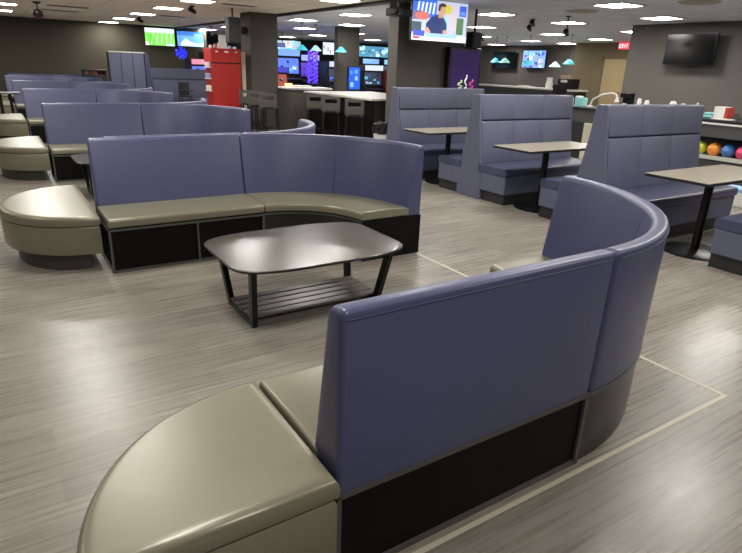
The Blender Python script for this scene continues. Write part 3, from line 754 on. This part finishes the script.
arcs = [
 ('arcade machine with a broad blue screen next to the near pillar', 9.25, 20.0, .9, .8, 2.05, (30, 34, 60), (90, 120, 235), (120, 160, 220)),
 ('arcade machine with orange screen left of the purple light column', 7.75, 17.6, .75, .7, 1.45, (70, 30, 26), (150, 70, 60), (70, 60, 180)),
 ('arcade machine with dim violet screen behind the purple light column', 10.3, 20.4, .8, .8, 1.9, (24, 24, 40), (90, 60, 190), (150, 170, 235)),
 ('arcade machine with a dark speckled screen right of the purple column', 10.5, 18.6, .8, .8, 1.7, (28, 28, 34), (60, 66, 84), (196, 200, 226)),
 ('arcade machine with white marquee behind the bar', 11.35, 17.6, .8, .8, 1.62, (30, 30, 34), (52, 58, 82), (215, 228, 240)),
 ('red-lit arcade machine at the edge of the television pillar', 12.05, 17.2, .6, .7, 1.5, (120, 40, 34), (226, 120, 90), (150, 60, 50)),
 ('arcade machine with cyan screen in the far corner of the arcade', 14.4, 22.6, .9, .8, 1.9, (26, 30, 44), (90, 170, 200), (100, 140, 200)),
 ('arcade machine with pale blue marquee far back in the arcade', 15.8, 23.0, .9, .8, 1.9, (26, 30, 44), (60, 80, 110), (140, 190, 225)),
 ('arcade machine glowing blue left of the red cabinet', 6.25, 20.8, .6, .7, 1.6, (26, 28, 60), (90, 110, 220), (200, 130, 150)),
 ('arcade machine with pink marquee glimpsed behind the red cabinet', 7.0, 21.4, .7, .7, 1.85, (24, 24, 44), (150, 160, 220), (205, 90, 110)),
]
for a in arcs: arcade(*a)
def signboard(label, x, y, z, w, h, base, marks, e=.75, hang=True):
    t = thing('signboard', label, 'signboard', (x, y, z), 0, 'lit boards in the arcade')
    MB().box(-w / 2 - .02, w / 2 + .02, 0, .08, -h / 2 - .02, h / 2 + .02).build('housing', M_bezel, t)
    m = MB(); mats = [g(base, e)]
    m.add([(-w / 2, -.002, -h / 2), (w / 2, -.002, -h / 2), (w / 2, -.002, h / 2), (-w / 2, -.002, h / 2)], [(0, 1, 2, 3)], 0)
    for u0, v0, u1, v1, c in marks:
        mt = g(c, e)
        if mt not in mats: mats.append(mt)
        m.add([(-w / 2 + u * w, -.004 , -h / 2 + v * h) for u, v in rc(u0, v0, u1, v1)], [(0, 1, 2, 3)], mats.index(mt))
    m.build('face', mats, t)
    if hang:
        for sx in (-1, 1): MB().box(sx * w * .35 - .01, sx * w * .35 + .01, .03, .05, h / 2 + .02, CEIL - z).build('hanger', M_bmetal, t)
random.seed(8)
def rmarks(n, cols): return [(lambda u, v: (u, v, min(1, u + random.uniform(.04, .16)), min(1, v + random.uniform(.1, .35)), random.choice(cols)))(random.random() * .9, random.random() * .8) for _ in range(n)]
signboard('long pale lit board by the near pillar with pink and cyan patches', 11.1, 24.0, 2.26, 1.15, .44, (150, 190, 205), rmarks(12, [(225, 150, 160), (230, 235, 240), (70, 190, 200)]))
signboard('white lit menu board left of the dark column behind the bar', 13.05, 24.0, 2.26, .56, .5, (214, 220, 224), rmarks(8, [(150, 150, 150), (240, 240, 240)]))
signboard('wide cyan lit board beside the television pillar', 15.45, 24.0, 2.23, 1.9, .46, (84, 150, 178), rmarks(18, [(150, 205, 220), (60, 100, 150), (200, 225, 235)]))
signboard('upright blue lit board beside the dark column behind the bar', 8.66, 14.4, 1.24, .36, .58, (40, 90, 215), [(.15, .1, .42, .32, (130, 180, 250)), (.55, .4, .8, .6, (130, 180, 250)), (.5, .7, .8, .9, (90, 150, 245)), (.15, .68, .32, .85, (90, 150, 245))], hang=False)
tt = [o for o in C.objects if o.get('label', '').startswith('upright blue lit board')][0]
MB().box(-.03, .03, .02, .06, -1.24, -.3).build('stand', M_bmetal, tt); MB().box(-.2, .2, -.1, .2, -1.24, -1.22).build('stand_base', M_bmetal, tt)
signboard('small blue monitor high beside the near pillar', 9.3, 20.95, 2.2, .5, .1, (90, 90, 160), [])
t = thing('light_column', 'tall purple glowing twisted light column in the arcade', 'lamp', (9.2, 18.0, 0))
mp = glow('purple_tube', rgb(84, 52, 225), .9)
for k in range(3): MB().tube([(.15 * math.cos(q * .55 + k * 2.1), .15 * math.sin(q * .55 + k * 2.1), .98 + q * .033) for q in range(31)], .035, 6).build('tube', mp, t, smooth=True)
MB().lathe(0, 0, [(.2, 0), (.2, .95), (.15, .98)], 18).build('base', M_bezel, t); MB().lathe(0, 0, [(.02, .98), (.02, 1.98)], 8).build('pole', M_bmetal, t)
t = thing('light_burst', 'round spiky blue light ball below the televisions on the back wall', 'lamp', (4.9, 18.0, 1.735))
mb_ = glow('blue_burst', rgb(36, 44, 220), .9); random.seed(4)
m = MB()
for k in range(46):
    v = Vector((random.gauss(0, 1), random.gauss(0, 1), random.gauss(0, 1))).normalized()
    m.tube([tuple(v * .02), tuple(v * .17)], [.008, .02], 5)
m.build('spikes', mb_, t); MB().lathe(0, 0, [(.004, 0), (.004, CEIL - 1.735)], 6).build('cord', M_bmetal, t)
# white ledges on the service side
small('white_ledge', 'long white shelf with glassware behind the bar, left of the television pillar', 'shelf', (8.5, 11.9, 0), [('board', -.1, .7, 0, .3, .97, 1.0, None), ('upright', -.05, .65, .05, .25, 0, .97, M_cdark)], M_white)

# ------------------------------------------------------------------ ceiling fittings
def disc(name, label, cat, x, y, prof, mt, grp, z=CEIL):
    o = MB().lathe(0, 0, prof, 20).build(name, mt, smooth=True, loc=(x, y, z)); return tag(o, label, cat, grp)
t = thing('ceiling_camera', 'dark dome camera hanging below the ceiling over the far sofa rows', 'security camera', (1.2, 15.85, CEIL))
MB().lathe(0, 0, [(.06, -.04), (.10, 0)], 16).build('mount', M_bmetal, t); MB().lathe(0, 0, [(.015, -.16), (.015, -.04)], 8).build('rod', M_bmetal, t)
MB().lathe(0, 0, [(.004, -.36), (.07, -.34), (.11, -.27), (.10, -.19), (.04, -.15)], 18).build('dome', mat('dome_smoke', rgb(52, 34, 34), .25), t, smooth=True)
def spot(label, x, y, drop=.10):
    t = thing('ceiling_spotlight', label, 'spotlight', (x, y, CEIL), 0, 'black ceiling spotlights')
    MB().lathe(0, 0, [(.05, -.02), (.05, 0)], 12).build('mount', M_bmetal, t)
    MB().tube([(0, 0, -.02), (0, 0, -drop)], .012, 6).build('arm', M_bmetal, t)
    MB().tube([(-.07, -.04, -drop + .02), (.06, .03, -drop - .04)], [.055, .04], 12).build('lamp_head', M_bmetal, t)
for a in [('black ceiling spotlight near the hanging loudspeaker', 3.99, 13.5, .08), ('small black ceiling spotlight among the far panels', 3.95, 18.5, .08), ('black ceiling spotlight hanging past the beam, left of the red cabinet top', 6.6, 20.4, .25),
          ('black ceiling spotlight over the booths, higher of the close pair', 10.1, 9.4, .08), ('black ceiling spotlight over the booths, lower of the close pair', 11.2, 10.5, .08), ('black ceiling spotlight above the far row of pendant lamps', 13.6, 14.7, .12), ('black ceiling spotlight with a long stem in front of the tan wall', 9.96, 8.34, .30)]: spot(*a)
def vent(label, x, y, w, h):
    t = thing('air_vent', label, 'air vent', (x, y, CEIL), 0, 'ceiling air vents')
    m = MB(); m.box(-w / 2, w / 2, -h / 2, h / 2, -.012, .001); m.build('frame', M_vent, t)
    m = MB()
    for k in range(4): yy = -h / 2 + h * (k + .5) / 4; m.box(-w / 2 + .03, w / 2 - .03, yy - h * .06, yy + h * .06, -.016, -.012)
    m.build('louvre', M_kick, t)
for a in [('grey air vent nearest the dome camera', 1.9, 16.5, .9, .25), ('grey air vent beyond the dome camera', 1.9, 18.2, .9, .2), ('grey air vent above the red cabinet', 4.6, 12.3, .7, .15), ('grey air vent near the charcoal back wall', 4.5, 17.1, .7, .2)]: vent(*a)
for i, (x, y, n) in enumerate([(9.3, 7.5, 'beside the panel over the nearest booths'), (9.2, 5.3, 'closest to the switched-off television')]):
    disc('round_vent', 'round grey ceiling vent %s' % n, 'air vent', x, y, [(.30, 0), (.26, -.02), (.12, -.03), (.004, -.03)], M_vent, 'round ceiling vents')
